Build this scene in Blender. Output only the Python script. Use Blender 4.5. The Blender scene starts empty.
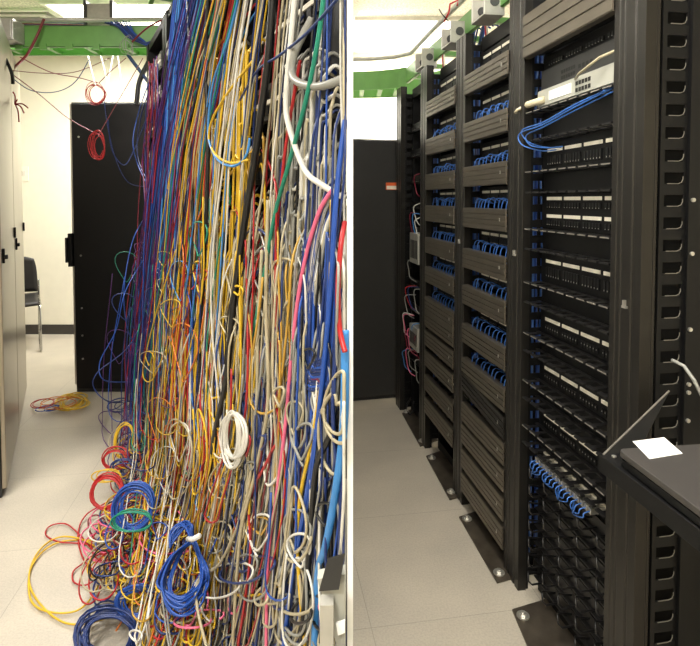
import bpy, math, random
from mathutils import Vector, Matrix
random.seed(7)
R = random
C = bpy.context.scene.collection
PI = math.pi
CAMH = 1.4; F = 545.0; TH = math.radians(2.2); PY = 200 + F*math.tan(TH)

# ------------------------------------------------------------------ camera
cd = bpy.data.cameras.new('camera'); cam = bpy.data.objects.new('camera', cd); C.objects.link(cam)
cam.location = (0, 0, CAMH); cam.rotation_euler = (PI/2 - TH, 0, 0)
cd.sensor_width = 36; cd.lens = F/700*36; cd.shift_y = -(323-PY)/700; cd.clip_start = .02
bpy.context.scene.camera = cam
def ray(px, py):
    zc = -(py-PY)/F; c, s = math.cos(TH), math.sin(TH)
    return Vector(((px-350)/F, c + s*zc, -s + c*zc))
def P(px, py, Y):
    d = ray(px, py); return Vector((0, 0, CAMH)) + d*(Y/d.y)
def G(px, py, h=0.0):
    d = ray(px, py); return Vector((0, 0, CAMH)) + d*((h-CAMH)/d.z)

# ------------------------------------------------------------------ materials
def lin(c): return tuple(((v/255)/12.92 if v/255 <= .04045 else ((v/255+.055)/1.055)**2.4) for v in c)
def mat(name, rgb, rough=.5, metal=0., var=.12, scale=12., bump=0., emit=0., spec=.5, coat=0.):
    m = bpy.data.materials.new(name); m.use_nodes = True
    nt = m.node_tree; b = nt.nodes['Principled BSDF']
    c = lin(rgb)
    b.inputs['Roughness'].default_value = rough; b.inputs['Metallic'].default_value = metal
    b.inputs['Specular IOR Level'].default_value = spec
    b.inputs['Coat Weight'].default_value = coat
    tc = nt.nodes.new('ShaderNodeTexCoord'); n = nt.nodes.new('ShaderNodeTexNoise')
    n.inputs['Scale'].default_value = scale; n.inputs['Detail'].default_value = 4
    nt.links.new(tc.outputs['Object'], n.inputs['Vector'])
    r = nt.nodes.new('ShaderNodeValToRGB')
    r.color_ramp.elements[0].position = .3; r.color_ramp.elements[1].position = .7
    r.color_ramp.elements[0].color = (*[v*(1-var) for v in c], 1)
    r.color_ramp.elements[1].color = (*[min(1, v*(1+var)) for v in c], 1)
    nt.links.new(n.outputs['Fac'], r.inputs['Fac']); nt.links.new(r.outputs['Color'], b.inputs['Base Color'])
    if bump:
        bp = nt.nodes.new('ShaderNodeBump'); bp.inputs['Strength'].default_value = bump
        bp.inputs['Distance'].default_value = .003
        nt.links.new(n.outputs['Fac'], bp.inputs['Height']); nt.links.new(bp.outputs['Normal'], b.inputs['Normal'])
    if emit:
        b.inputs['Emission Color'].default_value = (*c, 1); b.inputs['Emission Strength'].default_value = emit
    return m
def tile_mat(name, rgb, tile, speck, seam, rough, fleck=90.):
    m = bpy.data.materials.new(name); m.use_nodes = True
    nt = m.node_tree; b = nt.nodes['Principled BSDF']; N = nt.nodes.new; K = nt.links.new
    b.inputs['Roughness'].default_value = rough
    c = lin(rgb)
    tc = N('ShaderNodeTexCoord'); n1 = N('ShaderNodeTexNoise'); n1.inputs['Scale'].default_value = fleck; n1.inputs['Detail'].default_value = 3
    n2 = N('ShaderNodeTexNoise'); n2.inputs['Scale'].default_value = 3.; n2.inputs['Detail'].default_value = 6
    K(tc.outputs['Object'], n1.inputs['Vector']); K(tc.outputs['Object'], n2.inputs['Vector'])
    r1 = N('ShaderNodeValToRGB'); r1.color_ramp.elements[0].position = .36; r1.color_ramp.elements[1].position = .6
    r1.color_ramp.elements[0].color = (*[v*(1-speck) for v in c], 1); r1.color_ramp.elements[1].color = (*c, 1)
    K(n1.outputs['Fac'], r1.inputs['Fac'])
    r2 = N('ShaderNodeValToRGB'); r2.color_ramp.elements[0].color = (.86, .86, .86, 1); r2.color_ramp.elements[1].color = (1.06, 1.05, 1.03, 1)
    r2.color_ramp.elements[0].position = .3; r2.color_ramp.elements[1].position = .7
    K(n2.outputs['Fac'], r2.inputs['Fac'])
    mx = N('ShaderNodeMixRGB'); mx.blend_type = 'MULTIPLY'; mx.inputs[0].default_value = 1
    K(r1.outputs['Color'], mx.inputs[1]); K(r2.outputs['Color'], mx.inputs[2])
    br = N('ShaderNodeTexBrick'); br.offset = 0; br.inputs['Scale'].default_value = 1
    br.inputs['Brick Width'].default_value = tile; br.inputs['Row Height'].default_value = tile
    br.inputs['Mortar Size'].default_value = .0016; br.inputs['Mortar Smooth'].default_value = .3
    br.inputs['Color1'].default_value = (1, 1, 1, 1); br.inputs['Color2'].default_value = (.97, .97, .965, 1)
    br.inputs['Mortar'].default_value = (seam, seam, seam, 1)
    mp = N('ShaderNodeMapping'); mp.inputs['Rotation'].default_value = (0, 0, math.radians(-9)); mp.inputs['Location'].default_value = (.27, .13, 0)
    K(tc.outputs['Object'], mp.inputs['Vector']); K(mp.outputs['Vector'], br.inputs['Vector'])
    m2 = N('ShaderNodeMixRGB'); m2.blend_type = 'MULTIPLY'; m2.inputs[0].default_value = 1
    K(mx.outputs[0], m2.inputs[1]); K(br.outputs['Color'], m2.inputs[2]); K(m2.outputs[0], b.inputs['Base Color'])
    return m
M = {}
M['floor'] = tile_mat('floor_tile', (190, 182, 168), .61, .13, .72, .38, 150.)
M['ceiling'] = tile_mat('ceiling_tile', (226, 218, 202), .61, .35, .75, .9, 60.)
M['wall'] = mat('wall_paint', (226, 220, 202), .8, var=.02)
M['white'] = mat('white_board', (246, 246, 244), .7, var=.01)
M['black'] = mat('black_powder_coat', (13, 13, 14), .5, var=.15, scale=40, spec=.3)
M['cab'] = mat('black_cabinet_steel', (38, 38, 38), .45, var=.1, scale=6)
M['cabdoor'] = mat('satin_grey_door', (150, 142, 126), .28, .6, var=.08, scale=3)
M['bronze'] = mat('bronze_anodised', (112, 105, 94), .4, .75, var=.1, scale=8)
M['post'] = mat('post_anodised', (54, 52, 49), .33, .7, var=.12, scale=10)
M['interior_shade'] = mat('interior_shade_black', (6, 6, 6), .8, spec=.2)  # near-black standing in for the shaded rack interior
M['plate'] = mat('base_plate_steel', (92, 84, 74), .4, .6, var=.35, scale=14)
M['steel'] = mat('zinc_steel', (205, 203, 196), .3, .8, var=.06)
M['galv'] = mat('galvanised_box', (176, 174, 166), .42, .45, var=.1, scale=30)
M['green'] = mat('green_ladder_paint', (98, 150, 74), .42, var=.08)
M['label'] = mat('label_white', (232, 226, 210), .6, var=.05, scale=60)
M['paper'] = mat('paper_white', (250, 250, 248), .7, var=.01)
M['laptop'] = mat('laptop_grey', (72, 69, 67), .45, .2, var=.05)
M['fing'] = mat('finger_plastic', (27, 26, 26), .35, var=.15, scale=40)
M['edge'] = mat('finger_edge_pale', (128, 124, 117), .35, .3, var=.15, scale=40)  # paler grey for finger tips, slot rims and the gusset edge
M['switch'] = mat('switch_light_grey', (176, 176, 166), .5, var=.05)
M['dgrey'] = mat('switch_dark_grey', (66, 66, 66), .5, .2, var=.08)
M['beige'] = mat('beige_connector', (200, 190, 160), .5)
M['orange'] = mat('orange_print', (226, 98, 40), .6, var=.03)
M['seatp'] = mat('chair_black_vinyl', (40, 38, 37), .55)
M['chrome'] = mat('chrome', (180, 180, 178), .15, 1., var=.03)
M['base'] = mat('vinyl_baseboard', (52, 48, 44), .55)
M['vent'] = mat('vent_white', (214, 210, 200), .6)
M['light'] = mat('lamp_diffuser', (255, 246, 228), .5, emit=5., var=0)
M['tape'] = mat('black_tape', (28, 28, 28), .5)
M['velcro'] = mat('white_tie', (225, 225, 222), .6)
M['pcb'] = mat('port_block_black', (14, 14, 15), .45)
CC = {  # cable jackets
 'blue': (34, 76, 160), 'navy': (26, 48, 104), 'sky': (60, 132, 200), 'yellow': (212, 174, 40), 'mustard': (190, 150, 60),
 'orange': (206, 116, 44), 'red': (170, 32, 36), 'crimson': (126, 28, 50), 'purple': (80, 40, 104), 'white': (212, 210, 202),
 'beige': (176, 166, 138), 'grey': (142, 142, 136), 'teal': (22, 128, 104), 'black': (16, 16, 18), 'pink': (222, 104, 138), 'darkred': (108, 20, 28)}
for k, v in CC.items(): M['c_'+k] = mat('jacket_'+k, v, .38, var=.1, scale=25)
M['c_patch'] = mat('jacket_patch_blue', (58, 108, 186), .4); M['c_cyan'] = mat('jacket_cyan', (70, 170, 190), .4)

# ------------------------------------------------------------------ mesh helpers
idm = lambda x, y, z: Vector((x, y, z))
class MB:
    def __init__(s, fn=idm): s.v = []; s.f = []; s.mi = []; s.cur = 0; s.fn = fn
    def add(s, vs, fs):
        o = len(s.v); s.v += [tuple(q) for q in vs]; s.f += [tuple(i+o for i in f) for f in fs]; s.mi += [s.cur]*len(fs)
    def box(s, x0, x1, y0, y1, z0, z1):
        if x0 > x1: x0, x1 = x1, x0
        if y0 > y1: y0, y1 = y1, y0
        if z0 > z1: z0, z1 = z1, z0
        vs = [s.fn(x, y, z) for z in (z0, z1) for (x, y) in ((x0, y0), (x1, y0), (x1, y1), (x0, y1))]
        s.add(vs, [(3, 2, 1, 0), (4, 5, 6, 7), (0, 1, 5, 4), (1, 2, 6, 5), (2, 3, 7, 6), (3, 0, 4, 7)]); return s
    def prism(s, poly, z0, z1):
        n = len(poly); vs = [s.fn(x, y, z0) for x, y in poly]+[s.fn(x, y, z1) for x, y in poly]
        s.add(vs, [tuple(range(n-1, -1, -1)), tuple(range(n, 2*n))]+[(i, (i+1) % n, (i+1) % n+n, i+n) for i in range(n)]); return s
    def slab(s, pts, d):       # polygon of world points swept along vector d
        n = len(pts); vs = [Vector(p) for p in pts]+[Vector(p)+Vector(d) for p in pts]
        s.add(vs, [tuple(range(n-1, -1, -1)), tuple(range(n, 2*n))]+[(i, (i+1) % n, (i+1) % n+n, i+n) for i in range(n)]); return s
    def tube(s, pts, r, k=6, closed=False):
        pts = [Vector(p) for p in pts]; n = len(pts)
        if n < 2: return s
        T = []
        for i in range(n):
            a = pts[(i-1) % n] if (closed or i > 0) else pts[0]; b = pts[(i+1) % n] if (closed or i < n-1) else pts[-1]
            t = b-a; T.append(t.normalized() if t.length > 1e-9 else Vector((0, 0, 1)))
        u = T[0].orthogonal().normalized(); vs = []
        for i in range(n):
            u = u - T[i]*u.dot(T[i])
            u = u.normalized() if u.length > 1e-6 else T[i].orthogonal().normalized()
            w = T[i].cross(u); rr = r[i] if isinstance(r, (list, tuple)) else r
            for j in range(k):
                a = 2*PI*j/k; vs.append(pts[i]+u*(math.cos(a)*rr)+w*(math.sin(a)*rr))
        fs = []
        for i in range(n if closed else n-1):
            i2 = (i+1) % n
            for j in range(k): fs.append((i*k+j, i*k+(j+1) % k, i2*k+(j+1) % k, i2*k+j))
        if not closed: fs += [tuple(range(k-1, -1, -1)), tuple((n-1)*k+j for j in range(k))]
        s.add(vs, fs); return s
    def build(s, name, m, parent=None, loc=None, smooth=False, bevel=0.):
        loc = Vector(loc) if loc is not None else (Vector(parent['_o']) if parent is not None and '_o' in parent else Vector((0, 0, 0)))
        me = bpy.data.meshes.new(name)
        me.from_pydata([(v[0]-loc.x, v[1]-loc.y, v[2]-loc.z) for v in s.v], [], s.f)
        for q in (m if isinstance(m, (list, tuple)) else [m]): me.materials.append(M[q] if isinstance(q, str) else q)
        if isinstance(m, (list, tuple)):
            me.polygons.foreach_set('material_index', s.mi)
        if smooth: me.polygons.foreach_set('use_smooth', [True]*len(me.polygons))
        me.update()
        o = bpy.data.objects.new(name, me); C.objects.link(o)
        if parent is not None:
            o.parent = parent
            if parent.type == 'MESH': pass
        else: o.location = loc
        if bevel:
            b = o.modifiers.new('bevel', 'BEVEL'); b.width = bevel; b.segments = 2; b.limit_method = 'ANGLE'; b.angle_limit = .6
        return o
def sub(mb, name, m, part, origin, **k):   # sub-part: parent is a part whose own origin is at `origin`
    o = mb.build(name, m, None, loc=origin, **k); o.location = (0, 0, 0); o.parent = part; return o
ORI = {}
def thing(name, label, cat, loc, group=None):
    o = bpy.data.objects.new(name, None); C.objects.link(o); o.location = loc; o.empty_display_size = .05
    o['label'] = label; o['category'] = cat
    if group: o['group'] = group
    ORI[o.name] = Vector(loc)
    return o
def part(mb, name, m, t, **k):
    o = mb.build(name, m, None, loc=ORI[t.name], **k); o.location = (0, 0, 0); o.parent = t; ORI[o.name] = ORI[t.name]; return o
def tag(o, label, cat, group=None):
    o['label'] = label; o['category'] = cat
    if group: o['group'] = group
    return o
def struct(name, mb, m):
    o = mb.build(name, m); o['kind'] = 'structure'; return o
def copy_tree(o, parent=None, delta=None):
    c = o.copy(); C.objects.link(c)
    if parent: c.parent = parent
    if delta: c.location = Vector(o.location)+Vector(delta)
    for ch in o.children: copy_tree(ch, c)
    return c

# ------------------------------------------------------------------ the room
X0, X1, Y0, Y1, H = -4.2, 2.4, -2.2, 5.65, 2.9
struct('floor', MB().box(X0, X1, Y0, Y1, -.1, 0), 'floor')
struct('ceiling', MB().box(X0, X1, Y0, Y1, H, H+.1), 'ceiling')
struct('wall_left', MB().box(X0-.1, X0, Y0, Y1, 0, H), 'wall')
struct('wall_right', MB().box(X1, X1+.1, Y0, Y1, 0, H), 'wall')
struct('wall_far', MB().box(X0-.1, X1+.1, Y1, Y1+.1, 0, H), 'wall')
struct('wall_near', MB().box(X0-.1, X1+.1, Y0-.1, Y0, 0, H), 'wall')
struct('view_divider', MB().box(-.0044, .0048, .85, Y1, 0, H), 'white')  # white gap between the two views, built as a thin upright board
struct('baseboard_far', MB().box(X0, -.0046, Y1-.012, Y1, 0, .1).box(.005, X1, Y1-.012, Y1, 0, .1), 'base')
struct('baseboard_left', MB().box(X0, X0+.012, Y0, Y1, 0, .1), 'base')

def ceiling_light(x, y, w, l, power, label):
    t = thing('ceiling_light', label, 'light', (x, y, H))
    f = MB(); f.box(x-w/2-.03, x-w/2, y-l/2-.03, y+l/2+.03, H-.03, H); f.box(x+w/2, x+w/2+.03, y-l/2-.03, y+l/2+.03, H-.03, H)
    f.box(x-w/2, x+w/2, y-l/2-.03, y-l/2, H-.03, H); f.box(x-w/2, x+w/2, y+l/2, y+l/2+.03, H-.03, H)
    part(f, 'frame', 'vent', t)
    part(MB().box(x-w/2, x+w/2, y-l/2, y+l/2, H-.02, H), 'diffuser', 'light', t)
    d = bpy.data.lights.new('lamp', 'AREA'); d.shape = 'RECTANGLE'; d.size = w; d.size_y = l; d.energy = power; d.color = (1, .97, .91)
    o = bpy.data.objects.new('lamp', d); C.objects.link(o); o.parent = t; o.location = (0, 0, -.04)
ceiling_light(-1.75, 4.42, 1.1, .5, 120, 'ceiling light panel over the far end left of the white partition')
ceiling_light(-1.75, 1.7, .6, 1.2, 50, 'ceiling light panel over the aisle beside the tangled cables')
ceiling_light(.5, 4.95, .86, .8, 70, 'ceiling light panel over the black cabinet right of the partition')
ceiling_light(.3, .9, .45, 1.2, 32, 'ceiling light panel over the aisle of the tidy racks')
ceiling_light(-.6, -.9, 1.2, .6, 70, 'added unseen ceiling light panel behind the viewpoint')  # added lamp behind the camera, whitens the divider's end face
ceiling_light(1.7, 2.6, .5, 1.2, 30, 'ceiling light panel behind the tidy racks')

# ceiling vent, sprinkler
def ceil(px, py): return G(px, py, H)
a = ceil(-8, 1); b = ceil(62, 18)
xa, xb, ya, yb = -3.2, -2.35, 4.32, 4.86
t = thing('ceiling_vent', 'white square ceiling air vent with stepped louvres above the green ladder tray', 'vent', ((xa+xb)/2, (ya+yb)/2, H))
for i in range(4):
    q = MB(); d = .055*i; z = H-.008-.012*(i % 2)
    for bx in ((xa+d, xb-d, ya+d, ya+d+.03), (xa+d, xb-d, yb-d-.03, yb-d), (xa+d, xa+d+.03, ya+d+.03, yb-d-.03), (xb-d-.03, xb-d, ya+d+.03, yb-d-.03)): q.box(*bx, z-.012, H)
    part(q, 'louvre', 'vent' if i % 2 == 0 else 'galv', t)
part(MB().box(xa+.22, xb-.22, ya+.22, yb-.22, H-.015, H), 'centre_plate', 'vent', t)
sp = ceil(387, 31)
t = thing('sprinkler_head', 'small metal sprinkler head on the ceiling right of the partition', 'sprinkler', sp)
part(MB().tube([(sp.x, sp.y, H), (sp.x, sp.y, H-.008)], .045, 16), 'escutcheon', 'chrome', t, smooth=False)
part(MB().tube([(sp.x, sp.y, H-.008), (sp.x, sp.y, H-.04)], .012, 10), 'body', 'plate', t)
part(MB().tube([(sp.x, sp.y, H-.04), (sp.x, sp.y, H-.045)], .022, 10), 'deflector', 'plate', t)

# ------------------------------------------------------------------ left side: frames of reference
LD = Vector((-.465, .885, 0)).normalized(); LN = Vector((-.885, -.465, 0)).normalized(); LP = Vector((.5, 0, 0))
def Lw(s, o, z): q = LP+LD*s+LN*o; return Vector((q.x, q.y, z))
def D(px, py, off):
    # resting against the rack face, or on the floor where that comes first
    d = ray(px, py); den = LN.dot(d); t0 = LN.dot(LP)/den if den < -.02 else 9.
    t0 = min(t0, 3.65); tf = (.008-CAMH)/d.z if d.z < -.05 else 9.
    t = min(t0, tf)*(1-.62*max(0, off)); return Vector((0, 0, CAMH))+d*t
def LwC(s, o, z): q = Lw(s, o, z); q.x = min(q.x, -.012); return q

# left tall cabinets
c0 = G(7, 497); c1 = G(27, 392); HC = 2.33
ld = (c1-c0).normalized(); ln = Vector((ld.y*-1, ld.x, 0));
if ln.x > 0: ln = -ln
L = (c1-c0).length
def Cw(s, o, z): q = c0+ld*s+ln*o; return Vector((q.x, q.y, z))
for i, (s0, s1, lab) in enumerate(((0, L/2-.003, 'tall grey cabinet at the left edge, the one nearer the viewer'), (L/2+.003, L, 'tall grey cabinet at the left, the farther one beside the stacking chair'))):
    t = thing('server_cabinet', lab, 'cabinet', Cw((s0+s1)/2, .3, 0))
    part(MB(Cw).box(s0, s1, .022, .75, 0, HC), 'body', 'cab', t, bevel=.003)
    dr = part(MB(Cw).box(s0+.006, s1-.006, 0, .02, .04, HC-.03), 'door', 'cabdoor', t, bevel=.003)
    h = MB(Cw); h.box(s0+.055, s0+.07, -.01, 0, 1.1, 1.17); h.box(s0+.05, s0+.08, -.022, -.01, 1.12, 1.14)
    sub(h, 'handle', 'black', dr, ORI[t.name], bevel=.002)
    k = MB(Cw).box(s1-.06, s1-.04, -.012, 0, 1.18, 1.24)
    sub(k, 'latch', 'black', dr, ORI[t.name])

# black cabinet facing the viewer, left side
YB = 3.91
a = P(72.5, 248, YB).x; b = a + .98
t = thing('server_cabinet', 'black steel cabinet left of the tangled cables, red coil hanging in front', 'cabinet', ((a+b)/2, YB+.3, 0))
part(MB().box(a, b, YB+.02, YB+.7, 0, 2.1), 'body', 'cab', t, bevel=.004)
dr = part(MB().box(a+.01, b-.005, YB, YB+.018, .03, 2.085), 'door', 'black', t, bevel=.003)
part(MB().box(a-.016, a-.001, YB+.03, YB+.05, .05, 2.09), 'edge_trim', 'steel', t)
h = MB().box(a-.03, a-.002, YB-.01, YB+.03, .92, 1.16).box(a-.045, a-.03, YB-.02, YB+.01, .95, 1.13)
part(h, 'handle', 'black', t, bevel=.003)
for z in (.25, .42, 1.85, 1.0, .62): part(MB().tube([(a+.06, YB, z), (a+.06, YB-.004, z)], .007, 8), 'screw', 'steel', t)

# light switch
q = P(23, 174, Y1)
t = thing('light_switch', 'white wall switch plate between grey cabinet and black cabinet', 'switch', q)
part(MB().box(q.x-.06, q.x+.06, Y1-.008, Y1, q.z-.075, q.z+.075), 'plate', 'label', t, bevel=.002)
part(MB().box(q.x-.034, q.x-.004, Y1-.016, Y1-.008, q.z-.02, q.z+.03), 'toggle', 'black', t)
part(MB().box(q.x+.01, q.x+.034, Y1-.012, Y1-.008, q.z-.02, q.z+.03), 'blank', 'vent', t)

# stacking chair
fr = G(43, 356); fr.z = 0; rr = P(40, 300, 5.42); rr.z = 0
cf = (fr-rr).normalized(); cs = Vector((cf.y, -cf.x, 0));
if cs.x > 0: cs = -cs
def Hw(u, w, z): q = rr + cs*u + cf*w; return Vector((q.x, q.y, z))   # u to the far side, w forward
t = thing('stacking_chair', 'black stacking chair with chrome sled legs against the cream wall', 'chair', Hw(.25, .25, 0))
def grid_shell(fn, nu, nv, th):
    m = MB(); vs = []; fs = []
    for k in (0, 1):
        for i in range(nu+1):
            for j in range(nv+1): vs.append(fn(i/nu, j/nv, th*k))
    N = (nu+1)*(nv+1)
    for i in range(nu):
        for j in range(nv):
            q = i*(nv+1)+j; fs += [(q, q+1, q+nv+2, q+nv+1), (N+q+nv+1, N+q+nv+2, N+q+1, N+q)]
    for i in range(nu):
        q = i*(nv+1); fs += [(q, q+nv+1, N+q+nv+1, N+q)]; q += nv; fs += [(q, N+q, N+q+nv+1, q+nv+1)]
    for j in range(nv):
        fs += [(j, N+j, N+j+1, j+1)]; q = nu*(nv+1)+j; fs += [(q, q+1, N+q+1, N+q)]
    m.add(vs, fs); return m
def backf(a, b, k):
    w = .0 + .04*math.cos((a-.5)*PI) - .06*b; ww = .46*(1-.12*b**4); return Hw(.25+(a-.5)*ww, -w+.07+k, .50+.36*b-.03*abs(a-.5)**3*8*b)
part(grid_shell(backf, 12, 8, .014), 'backrest', 'seatp', t, smooth=True)
part(grid_shell(lambda a, b, k: Hw(.25+(a-.5)*.46, .06+.45*b, .45-.02*math.sin(b*PI)-.03*b**6+.012*abs(a-.5)*2+k), 12, 10, .03), 'seat', 'seatp', t, smooth=True)
for u, nm in ((.01, 'a'), (.49, 'b')):
    part(MB().tube([Hw(u, .1, .62), Hw(u, .06, .46), Hw(u, .02, .012), Hw(u, .05, .012), Hw(u, .5, .012), Hw(u, .53, .03), Hw(u, .47, .42), Hw(u, .42, .44), Hw(u, .1, .445)], .010, 8), 'leg', 'chrome', t, smooth=True)
part(MB().tube([Hw(.01, .44, .43), Hw(.49, .44, .43)], .009, 8), 'crossbar', 'chrome', t)

# ------------------------------------------------------------------ green ladder trays
def ladder(fn, s0, s1, w0, w1, z0, z1, t, rungs, clips=0):
    for w in (w0, w1):
        m = MB(fn); e = .02 if w == w1 else -.02
        m.box(s0, s1, w, w+.004, z0, z1); m.box(s0, s1, w, w-e, z0, z0+.004); m.box(s0, s1, w, w-e, z1-.004, z1)
        rl = part(m, 'side_rail', 'green', t)
    for i in range(rungs):
        s = s0+(s1-s0)*(i+.5)/rungs
        part(MB(fn).box(s, s+.03, min(w0, w1)+.003, max(w0, w1), z0+.005, z0+.03), 'rung', 'green', t)
t = thing('ladder_tray', 'green cable ladder tray crossing under the ceiling left of the tangled cables', 'cable tray', (-2.1, 3.85, 2.44))
ladder(lambda x, y, z: Vector((x, y, z)), -3.6, -1.15, 3.75, 3.98, 2.44, 2.585, t, 9)
for px in (18, 42, 68, 95, 124):
    q = P(px, 51, 3.75); part(MB().box(q.x-.01, q.x+.035, 3.735, 3.75, 2.42, 2.46), 'clip', 'green', t)
# ladder tray running above the tangled racks
t = thing('ladder_tray', 'green ladder tray running along the top of the tangled racks', 'cable tray', Lw(2.4, .0, 2.5))
ladder(Lw, 1.75, 3.0, .05, -.25, 2.33, 2.43, t, 7)
tag(MB().tube([(-3.6, 3.78, 2.625), (-2.2, 3.78, 2.63), (-1.2, 3.8, 2.64)], .016, 8).build('conduit', 'galv', None, loc=(-2.4, 3.78, 2.62), smooth=True), 'thin metal conduit lying along the green tray, left room', 'pipe')
q = P(-2, 43, 3.7); q2 = P(20, 22, 3.7)
t = thing('junction_box', 'pale grey square junction box on the green tray above the grey cabinets', 'box', (q.x/2+q2.x/2, 3.66, q.z))
part(MB().box(q.x, q2.x, 3.62, 3.75, q.z, q2.z), 'body', 'galv', t, bevel=.004)
part(MB().box(q.x+.01, q2.x-.01, 3.612, 3.62, q.z+.01, q2.z-.01), 'cover', 'galv', t, bevel=.002)
q = P(89, 21, 3.86); q2 = P(112, 5, 3.86)
t = thing('junction_box', 'bright metal bracket box standing on the green tray above the black cabinet', 'box', (q.x/2+q2.x/2, 3.86, 2.585))
part(MB().box(q.x, q2.x, 3.83, 3.93, 2.59, q2.z), 'body', 'galv', t, bevel=.004)
part(MB().box(q.x-.02, q.x, 3.82, 3.94, 2.585, q2.z+.02), 'bracket', 'dgrey', t)
part(MB().box(q2.x, q2.x+.02, 3.82, 3.94, 2.585, q2.z+.02), 'bracket', 'dgrey', t)

# ------------------------------------------------------------------ left racks behind the cables
LS = [1.1+.64*i for i in range(5)]     # uprights along the row (distance along LD)
words = ['nearest', 'second', 'third', 'farthest']
for i in range(4):
    s0, s1 = LS[i], LS[i+1]
    t = thing('equipment_rack', '%s black rack behind the tangled cables, counted from the partition' % words[i], 'rack', Lw((s0+s1)/2, -.15, 0))
    for s in (s0, s1-.07): part(MB(LwC).box(s+.004, s+.066, -.28, -.005, .0, 2.3), 'upright', 'black', t)
    part(MB(LwC).box(s0+.07, s1-.07, -.3, -.285, .02, 2.3), 'back_panel', 'black', t)
    part(MB(LwC).box(s0+.07, s1-.07, -.28, -.01, 2.26, 2.3), 'top_bar', 'black', t)
    part(MB(LwC).box(s0+.07, s1-.07, -.28, 0.02, 0, .04), 'base', 'black', t)
def left_panel(s0, s1, z, col, lab, grp):
    t = thing('patch_bay', lab, 'patch panel', Lw((s0+s1)/2, 0, z), grp)
    part(MB(LwC).box(s0, s1, -.02, -.002, z, z+.085), 'faceplate', 'black' if col else 'dgrey', t)
    m = MB(LwC)
    for k in range(12):
        a = s0+.02+(s1-s0-.04)*k/12
        for zz in (z+.012, z+.05): m.box(a, a+.022, -.002, .004, zz, zz+.02)
    part(m, 'port_block', 'galv' if R.random() < .5 else 'pcb', t)
    if R.random() < .6: part(MB(LwC).box(s0+.02, s1-.02, -.002, .002, z+.036, z+.046), 'label_strip', 'label', t)
for i in range(4):
    for j in range(13):
        left_panel(LS[i]+.075, LS[i+1]-.075, .2+.155*j, j % 3, 'black patch panel behind the tangled cables in the %s rack from the partition' % words[i], 'patch panels of the %s tangled rack' % words[i])

# ------------------------------------------------------------------ hanging cables
def interp(tab, y):
    if y <= tab[0][0]: return tab[0][1]
    for (a, b), (c, d) in zip(tab, tab[1:]):
        if y <= c: return b+(d-b)*(y-a)/(c-a)
    return tab[-1][1]
LT = [(-40, 192), (0, 186), (60, 170), (150, 151), (250, 140), (350, 131), (450, 124), (520, 108), (600, 88), (660, 74)]
RT = [(-40, 352), (646, 346)]
def flow(u, y):
    l = interp(LT, y); r = interp(RT, y); return l+(r-l)*u
def smoothn(seed, n=3):
    rr = random.Random(seed); A = [(rr.uniform(.6, 1)/(k+1), rr.uniform(.005, .013)*(k+1), rr.uniform(0, 6.3)) for k in range(n)]
    return lambda y: sum(a*math.sin(f*y+p) for a, f, p in A)
def zone_colors(u, y):
    x = flow(u, y)
    if y < 190:
        tab = ((150, 'purple navy crimson navy navy purple darkred'), (186, 'navy blue blue sky navy blue purple'), (206, 'teal sky white beige yellow blue teal'),
               (235, 'sky blue white yellow black navy'), (262, 'yellow navy sky white yellow black grey'), (290, 'white beige grey mustard navy black'), (400, 'grey white black teal black grey navy'))
    elif y < 380:
        tab = ((152, 'crimson purple navy blue darkred navy'), (166, 'blue navy crimson teal purple'), (190, 'yellow orange yellow red yellow teal mustard orange'),
               (212, 'white yellow red white beige orange blue'), (240, 'blue yellow white grey black beige navy'), (268, 'beige white yellow grey red mustard black beige'),
               (295, 'beige grey white mustard grey red'), (400, 'grey navy grey blue white navy black beige'))
    else:
        tab = ((150, 'red navy yellow blue crimson teal'), (180, 'yellow beige red yellow white navy mustard'), (215, 'yellow beige white navy red beige yellow'),
               (250, 'beige white navy yellow beige grey'), (285, 'beige grey navy black grey darkred beige'), (400, 'navy grey blue grey black navy black white darkred'))
    for lim, s in tab:
        if x < lim:
            if R.random() < .55: return random.Random(int(u*42)*7+int(y > 190)+int(y > 380)*3).choice(s.split())
            return R.choice(s.split())
    return 'grey'
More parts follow.
